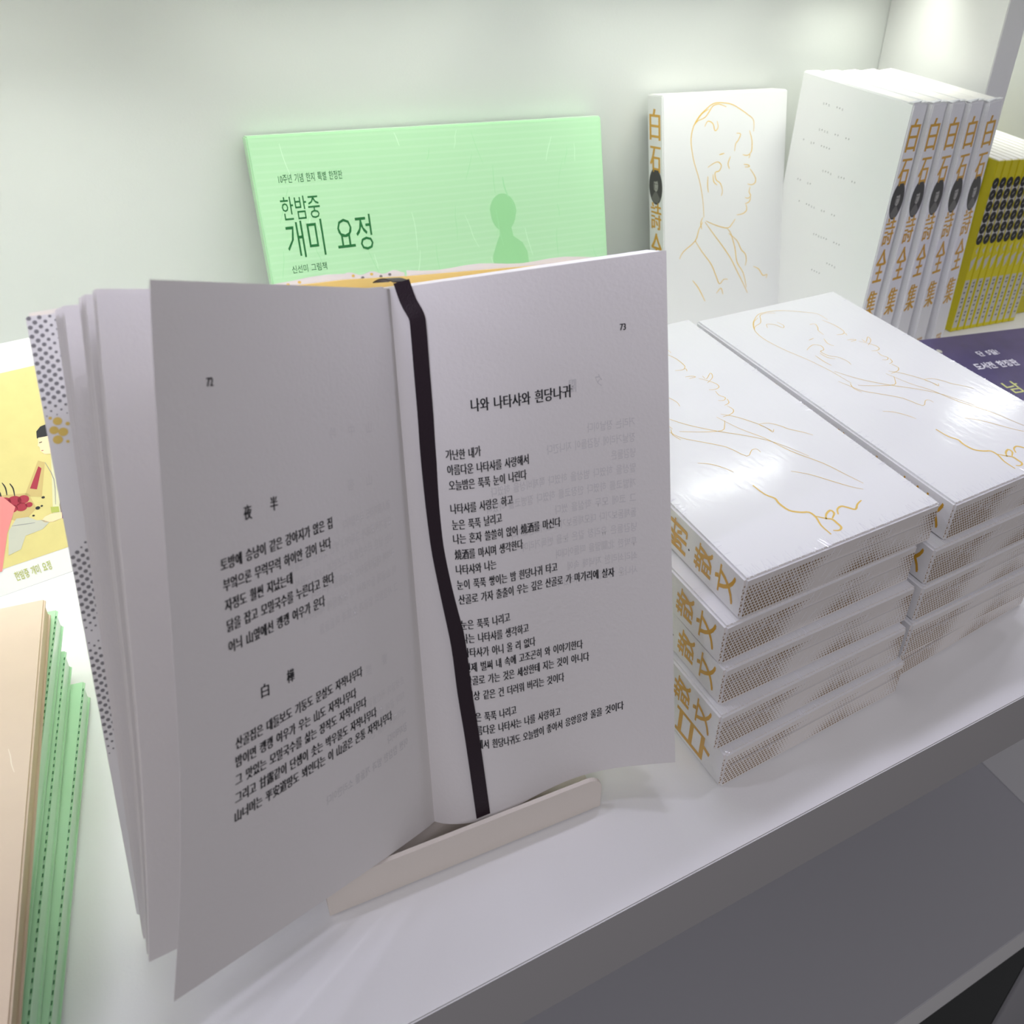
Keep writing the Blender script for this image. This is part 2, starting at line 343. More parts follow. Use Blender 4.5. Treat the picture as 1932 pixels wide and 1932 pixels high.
# fanned leaves behind the left page
for t, wg in ((0, 1), (.05, 1), (.10, 2), (.17, 2), (.22, 1), (.60, 1), (.66, 2), (.70, 2), (.75, 3), (.93, 2), (.965, 2), (1.0, 3)):
    T_, B_ = LMT.lerp(L2T, t), LMB.lerp(L2B, t); gg = -nB*(.0095*(1-t)+.0006)
    def sl(u, v, off=0, T_=T_, B_=B_, gg=gg, t=t):
        g = G(v)+gg; o = B_.lerp(T_, v); n = (o-g).cross(sH).normalized(); n = n if n.y < 0 else -n
        o = o+(g-o)*.02*math.sin(math.pi*(1-v)**1.5)*t
        return g.lerp(o, u)+n*(.002*math.sin(math.pi*u**.7)*(1-t*.5)+off)
    q = MB(); q.sheet(lambda u, v: sl(u, v), lambda u, v: sl(u, v, -.00012*wg), 14, 12, 'paper'); inbook(q, 'leaf', True)
# right hand block of pages
rbk = lambda u, v: (G(v)-nB*.0115).lerp(RB.lerp(RT, v)-nB*.0135-rB*.0005, u)
q = MB(); q.sheet(lambda u, v: surfR(u, v*.998, -.0003)-rB*.0004*u, lambda u, v: rbk(u, v*.998), 20, 12, 'pagecut'); inbook(q, 'page_block', True)
# yellow boards and spine
EX = sH*.003
def board(a0, a1, b0, b1, th, k):
    q = MB(); f = lambda u, v: a0.lerp(a1, v).lerp(b0.lerp(b1, v), u)
    n = (b0-a0).cross(a1-a0).normalized(); n = n if n.y > 0 else -n
    q.sheet(f, lambda u, v: f(u, v)+n*th, 6, 6, k); return q, n, f
SL0, SL1 = G0-nB*.0125-rB*.012-EX, G1-nB*.0125-rB*.012+EX
SR0, SR1 = G0-nB*.0125+rB*.010-EX, G1-nB*.0125+rB*.010+EX
q, nL, fL = board(SL0, SL1, CVB-EX*.3, CVT+EX*.3, .0022, 'yboard'); inbook(q, 'front_board')
q, nR_, fR = board(SR0, SR1, RB-nB*.0175+rB*.0-EX, RT-nB*.0175-rB*.004-sH*.0035, .0022, 'yboard'); inbook(q, 'back_board')
q, nS, fS = board(SL0, SL1, SR0, SR1, .0022, 'yboard'); inbook(q, 'spine')
# white dotted jacket wrapped round the boards, with its flap folded over the front board
jk = MB(); e = .0004
outer = lambda f, n: (lambda u, v: f(u, v*1.011-.003)+n*(.0022+e)+sH*(.0006*math.sin(u*17+n.x*9)*max(0, v-.9)*10))
for f, n in ((fL, nL), (fR, nR_), (fS, nS)):
    g = outer(f, n); jk.sheet(g, lambda u, v, g=g, n=n: g(u, v)+n*.0003, 16, 12, 'jacket')
flap = lambda u, v: fL(1.004-.62*u, v*1.004-.002)-nL*(e+.0002)
jk.sheet(flap, lambda u, v: flap(u, v)+nL*.0003, 8, 8, 'jacket')
jk.sheet(lambda u, v: fL(1.004+.004*u, v)-nL*.0006, lambda u, v: fL(1.004+.004*u, v)+nL*.0029, 1, 8, 'jacket')
wf = (CVT-SL1).length*.62; hf = (CVT-CVB).length
def fdot(x, y):                                                    # metres from the outer edge and from the top
    return flap(x/wf, 1-y/hf)-nL*.00008
pt = .0028
for i in range(0, 9):
    for j in range(0, 114):
        x = i*pt+(pt/2 if j % 2 else 0)+.0004; y = j*.0014+.0006; r = 0
        if y < .032: r = min(1, max(0, 1.25-(x/.0105 if y < .012 else x/.017)))*min(1, (.034-y)/.008)
        elif .056 < y < .107: r = min(1, max(0, (x-(.077-y)*.72)/.005) if y < .077 else 1)*min(1, (.112-y)/.014)
        elif .109 < y < .153: r = min(1, (y-.104)/.012)*min(1, max(0, (.158-y)/.016))*min(1, max(0, 1.5-x/.012) if y < .125 else 1)
        if r > .22: jk.ellipse(x, y, r*.00066, r*.00066, fdot, 'dotgrey', 10)
for x, y, r in ((.0030, .0335, .0013), (.0016, .0362, .0013), (.0040, .0372, .0014), (.0022, .0394, .0014), (.0056, .0348, .0006), (.0012, .0322, .0005), (.0048, .0405, .0005), (.0070, .0318, .0004)):
    jk.ellipse(x, y, r, r, fdot, 'dotgold', 14)
rnd = random.Random(4)                                             # dots printed near the jacket's hem behind the spine
for f, n, us in ((fS, nS, (.15, .3, .45, .6, .75)), (fL, nL, (.16, .20, .24, .28, .32))):
    g = outer(f, n)
    for uu in us:
        cpt = g(uu, .9955)
        jk.ellipse(0, 0, .0006, .0005, lambda x, y: cpt+rB*x+sH*y-n*.00012, rnd.choice(['dotgold', 'dotgrey']), 8)
inbook(jk, 'jacket')
# ribbon
RP = [(.0381, 1.0103), (.0558, .9774), (.0786, .9516), (.082, .9295), (.0811, .8615), (.081, .7865), (.0793, .722), (.081, .6542), (.0851, .5887), (.0913, .5346), (.1099, .4486), (.1291, .3613), (.1365, .2698), (.1502, .1753), (.1690, .012)]
RPs = smooth(RP, 4); q = MB()
def ribpt(i, sd, off):
    u, v = RPs[i]; a = RPs[max(0, i-1)]; bq = RPs[min(len(RPs)-1, i+1)]
    o = .0012+off+.0012*math.sin(v*9)*.3
    pp = surfR(u, min(v, 1.0), o)
    if v > 1: pp = pp+sH*(v-1)*.2186
    tan = (surfR(bq[0], bq[1])-surfR(a[0], a[1])).normalized(); side = tan.cross(nB).normalized()
    return pp+side*sd*.0029
n = len(RPs)
q.sheet(lambda u, v: ribpt(min(n-1, round(v*(n-1))), u*2-1, .0), lambda u, v: ribpt(min(n-1, round(v*(n-1))), u*2-1, -.0003), 2, n-1, 'ribbon')
# the ribbon's top turns over into the spine
P0 = (ribpt(0, -1, 0)+ribpt(0, 1, 0))/2
rt_ = lambda u, v: P0+rB*((u-.5)*.0058-.0045*v)-nB*.0105*v+sH*(.0018*math.sin(v*2.6)-.0016*v)
q.sheet(rt_, lambda u, v: rt_(u, v)-sH*.0003, 2, 6, 'ribbon')
inbook(q, 'ribbon_marker', True)
# headband
q = MB(); hb = lambda u, v: G1-nB*(.002+.009*v)+rB*(-.007+.012*u)-sH*.001
q.sheet(hb, lambda u, v: hb(u, v)-sH*.003, 6, 2, 'ribbon'); inbook(q, 'headband')

stand = thing('book_stand', 'cream metal book stand with a front lip under the open book', 'book stand', (-.0232, .0496, 0), (0, 0, R(-2.9)))
def lip_mesh():
    q = MB(); L0, L1, hh = -.0575, .0575, .0206; pts = [(L0, .0008), (L1, .0008)]
    for t in range(0, 9): a = math.pi/2*t/8; pts.append((L1-.007+.007*math.cos(a), hh-.007+.007*math.sin(a)))
    for t in range(0, 9): a = math.pi/2+math.pi/2*t/8; pts.append((L0+.007+.007*math.cos(a), hh-.007+.007*math.sin(a)))
    n = len(pts); vs = [(x, -.0008, z) for x, z in pts]+[(x, .0012, z) for x, z in pts]
    q.add(vs, [tuple(range(n)), tuple(range(2*n-1, n-1, -1))]+[(i, i+n, (i+1) % n+n, (i+1) % n) for i in range(n)], 'stand'); return q
q = lip_mesh(); lp = q.build('front_lip', stand)
q = MB(); q.box((-.0575, 0.0012, .0008), (.0575, .066, .0028), 'stand', .0006); q.build('base_plate', stand)
q = MB(); f = lambda u, v: V((-.045+.09*u, .056+.15*v*.31, .0028+.14*v))
q.sheet(f, lambda u, v: f(u, v)+V((0, .002, -.0006)), 2, 2, 'stand'); q.build('back_rest', stand)

# ------------------------------------------------------------------ white poetry books under film
W, L, T = .115, .208, .0226
HEAD = {'skull': [(35.5, 100.9), (34.4, 85.6), (31.2, 68.9), (27.0, 55.4), (24.8, 45.1), (23.9, 35.1), (26.0, 25.3), (31.2, 17.2), (36.5, 12.6), (40.9, 9.3), (45.4, 7.8), (52.6, 8.1), (59.9, 9.8), (67.4, 14.0), (74.1, 18.6), (78.9, 22.4), (80.0, 26.8), (79.8, 32.7)], 'a': [(26.0, 25.3), (29.5, 21.3), (35.7, 18.8), (39.2, 14.8), (42.7, 10.1), (48.1, 8.9), (54.5, 11.3)], 'b': [(27.8, 22.6), (33.0, 15.9), (39.2, 12.3)], 'c': [(35.8, 25.9), (38.4, 21.8), (42.9, 24.1), (44.8, 29.9), (47.5, 27.2), (46.5, 22.2)], 'd': [(64.2, 33.2), (67.9, 34.1), (65.8, 39.1), (63.5, 41.9), (62.7, 47.7)], 'e': [(76.0, 31.7), (78.5, 39.9), (78.4, 48.8), (76.0, 51.6)], 'f': [(70.3, 51.2), (73.8, 52.2), (77.0, 51.7), (76.1, 54.6)], 'g': [(71.5, 59.5), (75.4, 60.3), (76.8, 61.9), (72.5, 61.9)], 'h': [(77.4, 63.8), (80.4, 67.8), (82.9, 72.6), (82.3, 76.4), (78.8, 77.6), (75.5, 76.5)], 'i': [(77.9, 79.1), (77.1, 83.6), (78.7, 86.9), (76.3, 89.0), (73.3, 87.9)], 'j': [(78.8, 88.4), (77.3, 92.2), (73.5, 93.4)], 'k': [(74.5, 94.2), (75.2, 99.0), (71.8, 101.8), (65.9, 102.4)], 'l': [(64.5, 105.7), (61.8, 109.3), (57.5, 112.8), (46.9, 109.2), (37.4, 104.2)], 'm': [(38.8, 59.2), (43.3, 56.6), (47.9, 55.5), (50.8, 58.7), (49.0, 63.0), (45.3, 64.1), (46.3, 70.2), (50.1, 73.5), (52.1, 79.7), (51.2, 84.2)], 'n': [(43.5, 65.5), (44.1, 71.5), (47.3, 74.8)], 'o': [(38.9, 66.6), (38.6, 74.0), (39.4, 80.1)], 'p': [(48.8, 49.7), (53.4, 48.8)], 'q': [(59.0, 51.9), (56.9, 57.7), (58.3, 62.2)], 'r': [(34.6, 100.8), (32.7, 105.3), (33.7, 110.8)]}
BODY1 = [[(34.6, 104.7), (30.9, 111.2), (27.8, 120.2), (17.1, 128.2), (13.7, 134.0)], [(36.5, 104.9), (44.1, 115.9), (52.9, 128.1), (61.0, 140.5), (67.2, 152.8), (73.6, 165.5), (77.9, 174.6)], [(27.8, 120.2), (33.9, 130.4), (42.5, 142.8), (47.5, 154.9), (50.6, 161.9), (54.5, 158.4), (58.4, 159.0)], [(25.5, 154.8), (31.2, 163.0), (37.1, 175.6)], [(57.5, 113.6), (60.5, 117.9), (64.7, 131.2), (67.0, 144.6), (73.3, 155.4), (76.7, 169.3)], [(58.5, 117.6), (66.5, 125.0), (70.7, 133.6), (74.8, 138.2), (76.0, 144.2), (75.1, 149.0)], [(83.3, 151.0), (88.5, 154.2), (92.9, 160.8), (97.0, 160.5), (96.1, 163.8)], [(48, 170), (52, 166), (54, 172)]]
BODY2 = [[(81.0, 62.5), (81.1, 66.2), (87.1, 61.6), (86.2, 64.9), (83.7, 67.4), (79.0, 70.1)], [(36, 86), (39.2, 92.3), (44.9, 101.2), (54.8, 112.0), (66.9, 122.8), (76.0, 134.1), (83.3, 150.3)], [(30, 96), (32.4, 102.5), (35.3, 109.9), (42.4, 117.2), (50.7, 126.0), (55.0, 136.7), (60.5, 133.6), (63.3, 134.0), (63.5, 137.0)], [(62.7, 101.1), (67.2, 115.8), (73.3, 127.8), (77.9, 142.9), (85.6, 158.1), (89.2, 170.0), (92.1, 179.6)], [(66.7, 156.3), (73.0, 162.2), (78.6, 170.3), (84.1, 178.3), (88.6, 183.2)], [(29.7, 131.1), (34.9, 134.5), (39.0, 140.2), (41.0, 144.8)], [(66.4, 99.6), (71.0, 103.9), (75.4, 110.2), (79.1, 117.2), (81.2, 124.5)], [(78.8, 116.0), (84.2, 117.5), (88.2, 122.5), (90.2, 126.6), (95.0, 132.0), (98.0, 136.4)], [(78.6, 117.0), (80.2, 120.8), (80.6, 125.2), (82.9, 123.2)], [(42.8, 157.2), (43.5, 165.3), (45.8, 169.8), (45.1, 173.6), (45.9, 179.8), (49.9, 183.4), (53.3, 185.1), (53.7, 189.4), (51.9, 194.8), (51.7, 201.7)], [(54.2, 188.8), (57.0, 191.8), (59.4, 193.8), (59.5, 197.0), (59.2, 200.0), (56.9, 201.2), (54.4, 200.0)], [(56.9, 192.6), (59.4, 189.8), (63.1, 188.4), (63.2, 190.9), (59.9, 193.3)], [(64.4, 192.3), (66.6, 189.3), (69.8, 188.4), (71.8, 190.3), (74.2, 193.1), (77.7, 190.7), (81.6, 189.2)]]
def oval(q, fn, cx, cy, rx, ry):
    q.ellipse(cx, cy, rx, ry, fn, 'oval', 28)
    f2 = lambda x, y: V(fn(x, y))+fn.n*.00006
    q.poly([(cx-.62*rx, cy-.66*ry), (cx-.30*rx, cy-.40*ry), (cx-.12*rx, cy-.30*ry), (cx+.20*rx, cy-.30*ry), (cx+.36*rx, cy-.42*ry), (cx+.66*rx, cy-.64*ry), (cx+.3*rx, cy-.90*ry), (cx-.3*rx, cy-.90*ry)], f2, 'ovaldim')
    q.ellipse(cx+.05*rx, cy+.08*ry, rx*.33, ry*.36, f2, 'ovalgrey', 18)
    f3 = lambda x, y: V(fn(x, y))+fn.n*.00010
    q.ellipse(cx+.02*rx, cy+.40*ry, rx*.40, ry*.13, f3, 'oval', 14, .2)
    q.ellipse(cx-.08*rx, cy+.14*ry, rx*.10, ry*.025, f3, 'oval', 8); q.ellipse(cx+.18*rx, cy+.14*ry, rx*.10, ry*.025, f3, 'oval', 8)
    q.ellipse(cx+.05*rx, cy-.12*ry, rx*.12, ry*.02, f3, 'ovaldim', 8); q.ellipse(cx-.24*rx, cy+.02*ry, rx*.10, ry*.24, f3, 'ovaldim', 10)
def cell(q, ch, fn, x0, x1, y0, y1, k='gold', bold=.004):
    for i, d in enumerate((-.05, .05)): q.text(ch, lambda x, y, yn: V(fn(x0+(x1-x0)*(x*.92+.04+d*.8), y0+(y1-y0)*yn))+fn.n*(.00003*i), k, 0)

# flat book: spine on the left (-x), head at the back (+y); flipped = lying face down, head to the front
def flat_book(flipped=False):
    q = MB(); q.box((0, 0, 0), (W, L, T), 'wcover', .0011, {'-y': 'dots', '+y': 'dots'})
    top = lambda x, y: V((x/1000, L-y/1000, T+.00007))
    if not flipped:
        for s_ in HEAD.values(): q.stroke(s_, .42, top, 'goldline')
        for s_ in BODY2[:9]: q.stroke(s_, .40, top, 'goldline')
        for s_ in BODY2[9:]: q.stroke(s_, 1.15, top, 'goldline')
        # spine lettering, read with the book upright (x along +z of the lying book)
        sp = lambda y, z: V((-.00007, y, z))
        def ch(c, yc, hl, z0=.0045, z1=.0185):
            for i, d in enumerate((-.035, .035)): q.text(c, lambda x, y, yn: sp(yc-hl/2+hl*yn, z0+(z1-z0)*(x+d))+V((-.00003*i, 0, 0)), 'gold', 0)
        ch('附', .0475, .0140); ch('散', .0280, .0125); ch('文', .0125, .0135)
        q.ellipse(.0385, .0095, .0006, .0006, lambda y, z: sp(y, z), 'oval', 10)
        for c, yc in (('白', .188), ('石', .166), ('詩', .128), ('全', .105), ('集', .082)): ch(c, yc, .017)
    else:
        sp = lambda y, z: V((-.00007, y, z))
        def ch(c, yc, hl, z0=.0030, z1=.0190):
            q.text(c, lambda x, y, yn: sp(yc+hl/2-hl*yn, z1-(z1-z0)*x), 'gold', .012)
        ch('白', .0235, .0270); ch('石', .0560, .0230)
    return q
def finish_flat(root, flipped=False):
    q = flat_book(flipped); rnd = random.Random(12)
    topf = lambda x, y: V((x, y, T+.00003)); frf = lambda x, z: V((x, -.00003, z)); sdf = lambda y, z: V((-.00003, y, z))
    for i in range(110):                                           # creases of the shrink film
        x = rnd.uniform(.001, W-.001); l = rnd.uniform(.001, .007); q.ridge((x, .0004), (x+rnd.uniform(-.3, .3)*l, .0004+l), .00022, topf, (0, 0, 1), .00006, 'film')
    for i in range(70):
        y = rnd.uniform(.001, L-.001); l = rnd.uniform(.001, .0045); q.ridge((.0004, y), (.0004+l, y+rnd.uniform(-.4, .4)*l), .00022, topf, (0, 0, 1), .00006, 'film')
        y = rnd.uniform(.001, L-.001); q.ridge((W-.0004, y), (W-.0004-l, y+rnd.uniform(-.4, .4)*l), .00022, topf, (0, 0, 1), .00006, 'film')
    for i in range(120):
        x = rnd.uniform(.001, W-.004); z = rnd.uniform(.001, T-.004); l = rnd.uniform(.001, .0055); q.ridge((x, z), (x+l*.55, min(T-.001, z+l)), .00016, frf, (0, -1, 0), .00005, 'film')
    for i in range(26):
        y = rnd.uniform(.0005, .02)**1.2*3; z = rnd.uniform(.001, T-.003); l = rnd.uniform(.001, .004); q.ridge((y, z), (y+l, min(T-.001, z+l*.7)), .00016, sdf, (-1, 0, 0), .00003, 'film')
    q.build('slipcase', root)
    q = MB()                                                       # crimped seam of the film along the front end
    q.box((.004, -.0005, T*.60), (W-.004, .0006, T*.62), 'seam', .0001); q.build('film_seam', root)
A = [(.0916, .0415, 1.8), (.0848, .0408, 2.2), (.0858, .0378, 1.2), (.0834, .0326, 1.8), (.0868, .0288, 2.4)]
B = [(.2122, .0412, 2.6), (.2040, .0385, 2.0), (.2030, .0375, 2.4), (.2015, .0362, 1.8), (.2040, .0400, 4.6)]
lA = ['white poetry book in film, topmost of the left stack, gold portrait on top', 'white poetry book second from the top of the left stack', 'white poetry book in the middle of the left stack of five', 'white poetry book second from the bottom of the left stack', 'white poetry book at the bottom of the left stack, larger gold spine lettering']
lB = ['white poetry book in film, topmost of the right stack, gold portrait on top', 'white poetry book second from the top of the right stack', 'white poetry book in the middle of the right stack of five', 'white poetry book second from the bottom of the right stack', 'white poetry book at the bottom of the right stack on the shelf']
flat0 = None
for st, labs, grp in ((A, lA, 'film wrapped poetry books in the left stack'), (B, lB, 'film wrapped poetry books in the right stack')):
    for k, (x, y, a) in enumerate(st):
        loc = (x, y, (4-k)*T+.0002*(5-k)); rot = (0, 0, R(a))
        if st is A and k == 4:
            r = thing('poetry_book', labs[k], 'book', loc, rot, grp); finish_flat(r, True)
        elif flat0 is None:
            flat0 = thing('poetry_book', labs[k], 'book', loc, rot, grp); finish_flat(flat0)
        else: dup(flat0, labs[k], loc, rot, grp)

# upright book with its cover to the front, leaning back
def upright(q, t, w, h, spine_fn, cover_fn=None):
    for c, z0, z1 in (('白', .835, .950), ('石', .715, .812), ('詩', .492, .598), ('全', .345, .478), ('集', .198, .312)):
        cell(q, c, spine_fn, t*.14, t*.86, h*z0, h*z1, 'gold', .002)
    oval(q, spine_fn, t*.5, h*.660, t*.44, h*.070)
pz = T*math.sin(R(11))*0
prof = thing('poetry_book', 'white poetry book leaning at the back with a gold line portrait cover', 'book', (.2868, .4035, .0002), (R(-11), 0, R(0)), None)
prof.scale = (1.087, 1.0, .943)
w2, h2 = .1112, .2140
q = MB(); q.box((0, 0, 0), (w2, T, h2), 'wcover', .0009)
fr = lambda x, y: V((x/1000, -.00007, h2-y/1000))
for k_, s_ in HEAD.items(): q.stroke(s_, .75, fr, 'goldline')
for s_ in BODY1: q.stroke(s_, .75, fr, 'goldline')
sp = lambda x, y: V((-.00007, T-x, y)); sp.n = V((-1, 0, 0))
upright(q, T, w2, h2, sp); q.build('cover', prof)
q = MB(); q.box((.002, .0020, h2-.001), (w2-.001, T-.002, h2+.0001), 'pagecut'); q.build('page_block', prof)

# row of five upright books, spines to the front
t5, d5, h5 = .0180, .109, .2150
def row_book():
    q = MB(); q.box((0, 0, 0), (t5, d5, h5), 'wcover', .0009)
    sp = lambda x, y: V((x, -.00007, y)); sp.n = V((0, -1, 0)); upright(q, t5, d5, h5, sp)
    q.text('문학', lambda x, y, yn: sp(t5*.3+t5*.4*x, .006+.006*yn), 'gold', 0) if False else None
    for i in range(3): q.stroke([(t5*(.36+.14*i), .006), (t5*(.36+.14*i), .0125)], .0010, sp, 'gold', 1, False)
    for i in range(2): q.stroke([(t5*.30, .0075+.0035*i), (t5*.72, .0075+.0035*i)], .0007, sp, 'gold', 1, False)
    # sparse pale print on the cover that faces left
    cv = lambda y, z: V((-.00006, y, z)); rnd = random.Random(3)
    for (y, z, words) in ((.083, .196, (3, 3)), (.082, .176, (4, 2, 2)), (.096, .164, (1, 2, 4)), (.070, .146, (4, 3, 2)), (.094, .132, (2, 2)), (.088, .115, (1, 4, 2, 2)), (.066, .094, (6, 3)), (.046, .075, (4,)), (.060, .064, (4,))):
        for n_ in words:
            for i in range(n_):
                a = rnd.random()
                q.stroke([(y, z), (y-.0010, z+.0004)], .00042, cv, 'pencil', 1, False)
                q.stroke([(y-.0004, z-.0006), (y-.0004, z+.0009)] if a > .4 else [(y-.0001, z-.0008), (y-.0012, z-.0007)], .00042, cv, 'pencil', 1, False)
                y -= .0028
            y -= .0055
    return q
labs5 = ['leftmost upright white poetry book of the five, its cover showing', 'second from the left of the five upright white poetry books', 'middle one of the five upright white poetry books', 'fourth from the left of the five upright white poetry books', 'rightmost of the five upright white poetry books, beside the divider panel']
row0 = None
for i in range(5):
    lean = 2.2-1.3*i
    xt = .4270+i*.0188; x = xt-h5*math.sin(R(lean))
    loc = (x, .3200-.0005*i, .0003+(t5*math.sin(R(lean)) if lean > 0 else 0)); rot = (0, R(lean), R(9.0))
    if row0 is None:
        row0 = thing('poetry_book', labs5[0], 'book', loc, rot, 'upright poetry books with spines out'); row_book().build('cover', row0)
        q = MB(); q.box((.0015, .0020, h5-.001), (t5-.0015, d5-.001, h5+.0001), 'pagecut'); q.build('page_block', row0)
        q = MB(); rnd = random.Random(5)                            # crumpled film on the head of the spine
        for k in range(7):
            x0 = t5*(k/7); y0 = -.0002
            q.add([(x0, y0+.006, h5+.0002), (x0+t5/7, y0+.006, h5+.0002), (x0+t5/7*rnd.random(), y0-.0006, h5+.0012+.002*rnd.random()), (x0-.0005, y0, h5+.0006)], [(0, 1, 2, 3)], 'filmedge')
        q.build('film_fold', row0)
    else: dup(row0, labs5[i], loc, rot, 'upright poetry books with spines out')

# ------------------------------------------------------------------ green picture book propped at the back
GS = 1.056
gb = thing('picture_book', 'landscape pale green picture book propped upright behind the open book', 'picture book', (-.0080, .4133, .0002), (R(-13), 0, R(-.25)))
gw, gh, gt = .2362, .1955, .0125
def fibres(q, fn, w, h, n, seed, ks, l0=.008, l1=.03):
    rnd = random.Random(seed)
    for i in range(n):
        x, y = rnd.uniform(.02, .98)*w, rnd.uniform(.05, .98)*h; l = rnd.uniform(l0, l1); a = rnd.uniform(-.35, .35)
        pts = [(x+math.sin(a)*l*t+rnd.uniform(-.0006, .0006), y-math.cos(a)*l*t) for t in (0, .33, .66, 1)]
        if all(0 < p[0] < w and 0 < p[1] < h for p in pts): q.stroke(pts, rnd.uniform(.00020, .0004), fn, rnd.choice(ks))
q = MB(); q.box((0, 0, 0), (gw, gt, gh), 'green', .0009)
gf = lambda x, y: V((x, -.00005, gh-y*1.16)); gf2 = lambda x, y: V((x, -.00010, gh-y)); gf3 = lambda x, y: V((x, -.00010, gh-y*1.16))
for i in range(38): q.stroke([(.002, .003+.0050*i), (gw*.5, .0033+.0050*i), (gw-.002, .003+.0050*i)], .0016, lambda x, y: V((x, -.00003, gh-y)), 'stripe', 2, False)
q.poly([(.1565+.0098*math.sin(t)*(1 if math.cos(t) > 0 else .94), .0565-.0122*math.cos(t)) for t in [2*math.pi*i/28 for i in range(28)]], gf, 'greenshade')
q.poly([(.1525, .0660), (.1615, .0660), (.1625, .0725), (.1690, .0775), (.1722, .084), (.1735, .105), (.1735, .166), (.1435, .166), (.1440, .105), (.1462, .084), (.1500, .0755), (.1525, .0710)], lambda x, y: V((x, -.00007, gh-y*1.16)), 'greenshade')
q.stroke([(.1520, .0440), (.1516, .036), (.1520, .026)], .0004, gf3, 'fibre'); q.stroke([(.1612, .0470), (.1590, .0405), (.1582, .034)], .0009, gf3, 'fibre')
fibres(q, gf2, gw, gh, 46, 11, ['fibre', 'fibre', 'fibrepale'])
def gtext(t, x0, x1, yb, h, bold): q.text(t, lambda x, y, yn: V((x0+(x1-x0)*x, -.00014, gh-yb*1.16+h*1.16*yn)), 'greendark', bold)
gtext('10주년 기념 한지 특별 한정판', .0142, .0522, .0268, .0050, 0)
gtext('한밤중', .0130, .0358, .0480, .0135, 0)
gtext('개미 요정', .0130, .0655, .0702, .0215, 0)
gtext('신선미 그림책', .0132, .0343, .0790, .0046, 0)
q.build('cover', gb)
q = MB(); q.box((.002, .0018, gh-.002), (gw-.0005, gt-.0018, gh+.00012), 'greenpale'); q.build('page_block', gb)
gb.scale = (GS, 1, GS*.905)
# small easel legs behind each leaning book are out of sight

# ------------------------------------------------------------------ small picture book with ochre cover, leaning at the left
pb = thing('picture_book', 'picture book with ochre illustrated cover and white bands leaning at far left', 'picture book', (-.1826, .2990, .0002), (0, 0, R(10.7)))
tilt = bpy.data.objects.new('cover', None)
PH, PX0, PX1, PT = .126, -.085, .115, .013
lean = R(33)
def pl(x, y, o=0):                                                  # along the base, up the cover, out of it
    return V((x, y*math.sin(lean)-o*math.cos(lean), y*math.cos(lean)+o*math.sin(lean)))
q = MB(); 
def slab(q, x0, x1, y0, y1, o0, o1, k):
    vs = [pl(x, y, o) for x in (x0, x1) for y in (y0, y1) for o in (o0, o1)]
    q.add(vs, [(0, 1, 3, 2), (4, 6, 7, 5), (0, 4, 5, 1), (2, 3, 7, 6), (0, 2, 6, 4), (1, 5, 7, 3)], k)
slab(q, PX0, PX1, 0, PH, -.0008, 0, 'jacket')
slab(q, PX0, PX1, .0132, .1110, 0, .0001, 'picbg')
pf = lambda k: (lambda x, y: pl(x/1000, y/1000, .00014+.00003*k))
q.poly([(44, 79), (41.5, 77), (40.6, 73.5), (42, 72.2), (46, 72), (50, 69), (54, 70), (55, 76), (51, 80)], pf(1), 'hair')
q.poly([(41.2, 73.5), (40.2, 70.5), (39.6, 69.5), (40.3, 68.5), (40.0, 66.5), (41.2, 64.2), (44, 63.6), (50, 66), (50, 73), (44, 73.2)], pf(2), 'skin')
q.stroke([(40.8, 70.8), (42.2, 70.9)], .4, pf(3), 'hair', 1, False); q.stroke([(40.5, 66.5), (41.4, 66.4)], .4, pf(3), 'rose', 1, False)
q.poly([(44, 63.5), (40, 50), (36.5, 38), (35, 33), (39, 32), (43, 42), (47, 52), (56, 56), (56, 64)], pf(1), 'cloth')
q.poly([(35, 36.5), (38.5, 35.5), (38, 32.5), (34.4, 33.4)], pf(2), 'leaf')
q.poly([(34, 33), (31, 32.5), (29, 31), (30, 29.5), (33.5, 28.6), (38, 29), (39, 32)], pf(2), 'skin')
q.poly([(38, 29), (39, 36), (42, 41), (48, 44), (56, 40), (56, 24), (48, 23), (42, 25)], pf(1), 'plum')
q.poly([(40, 24), (41.5, 24), (41.8, 16), (39.2, 16)], pf(2), 'orange')
q.poly([(26, 46), (37.4, 62), (40, 60), (33, 43)], pf(1), 'boxpr'); q.poly([(29.5, 49), (36.6, 59), (37.6, 57.5), (32.2, 47.5)], pf(2), 'rose')
q.poly([(12, 40), (12, 51), (28, 47), (29, 38), (21, 33)], pf(1), 'boxpr')
for x, y, r in ((21, 45, 3.2), (25, 44.5, 2.6), (17, 46, 2.8), (23, 41, 2.6), (19, 41.5, 2.4), (26.5, 41, 1.6)): q.ellipse(x, y, r, r*.85, pf(2), 'rose')
for x, y in ((16, 51), (19, 53), (22, 51.5)): q.stroke([(x, y-4), (x+.6, y), (x, y+3)], .6, pf(3), 'hair')
q.poly([(-40, 60), (4, 54), (17, 49), (20.5, 42), (13, 30), (5, 12.2), (-40, 12.2)], pf(4), 'pink')
q.poly([(14, 31), (19, 36), (24, 35), (27, 32), (30, 31), (32, 29), (28, 26.5), (20, 26), (16, 20), (10, 19)], pf(2), 'greycloth')
q.stroke([(16, 33), (21, 32), (26, 31)], .35, pf(3), 'pencil'); q.stroke([(40, 60), (41, 50), (37.5, 37)], .35, pf(3), 'pencil')
for x, y, r in ((29.5, 38, 1.1), (33.5, 42.5, .8), (26.5, 34.8, .6), (31.5, 38.4, .6)): q.ellipse(x, y, r, r*.8, pf(3), 'hair', 10)
q.text('한밤중 개미 요정', lambda x, y, yn: pl(.0092+.0165*x, .0048+.0050*yn, .0002), 'leaf', .01)
q.build('cover', pb)
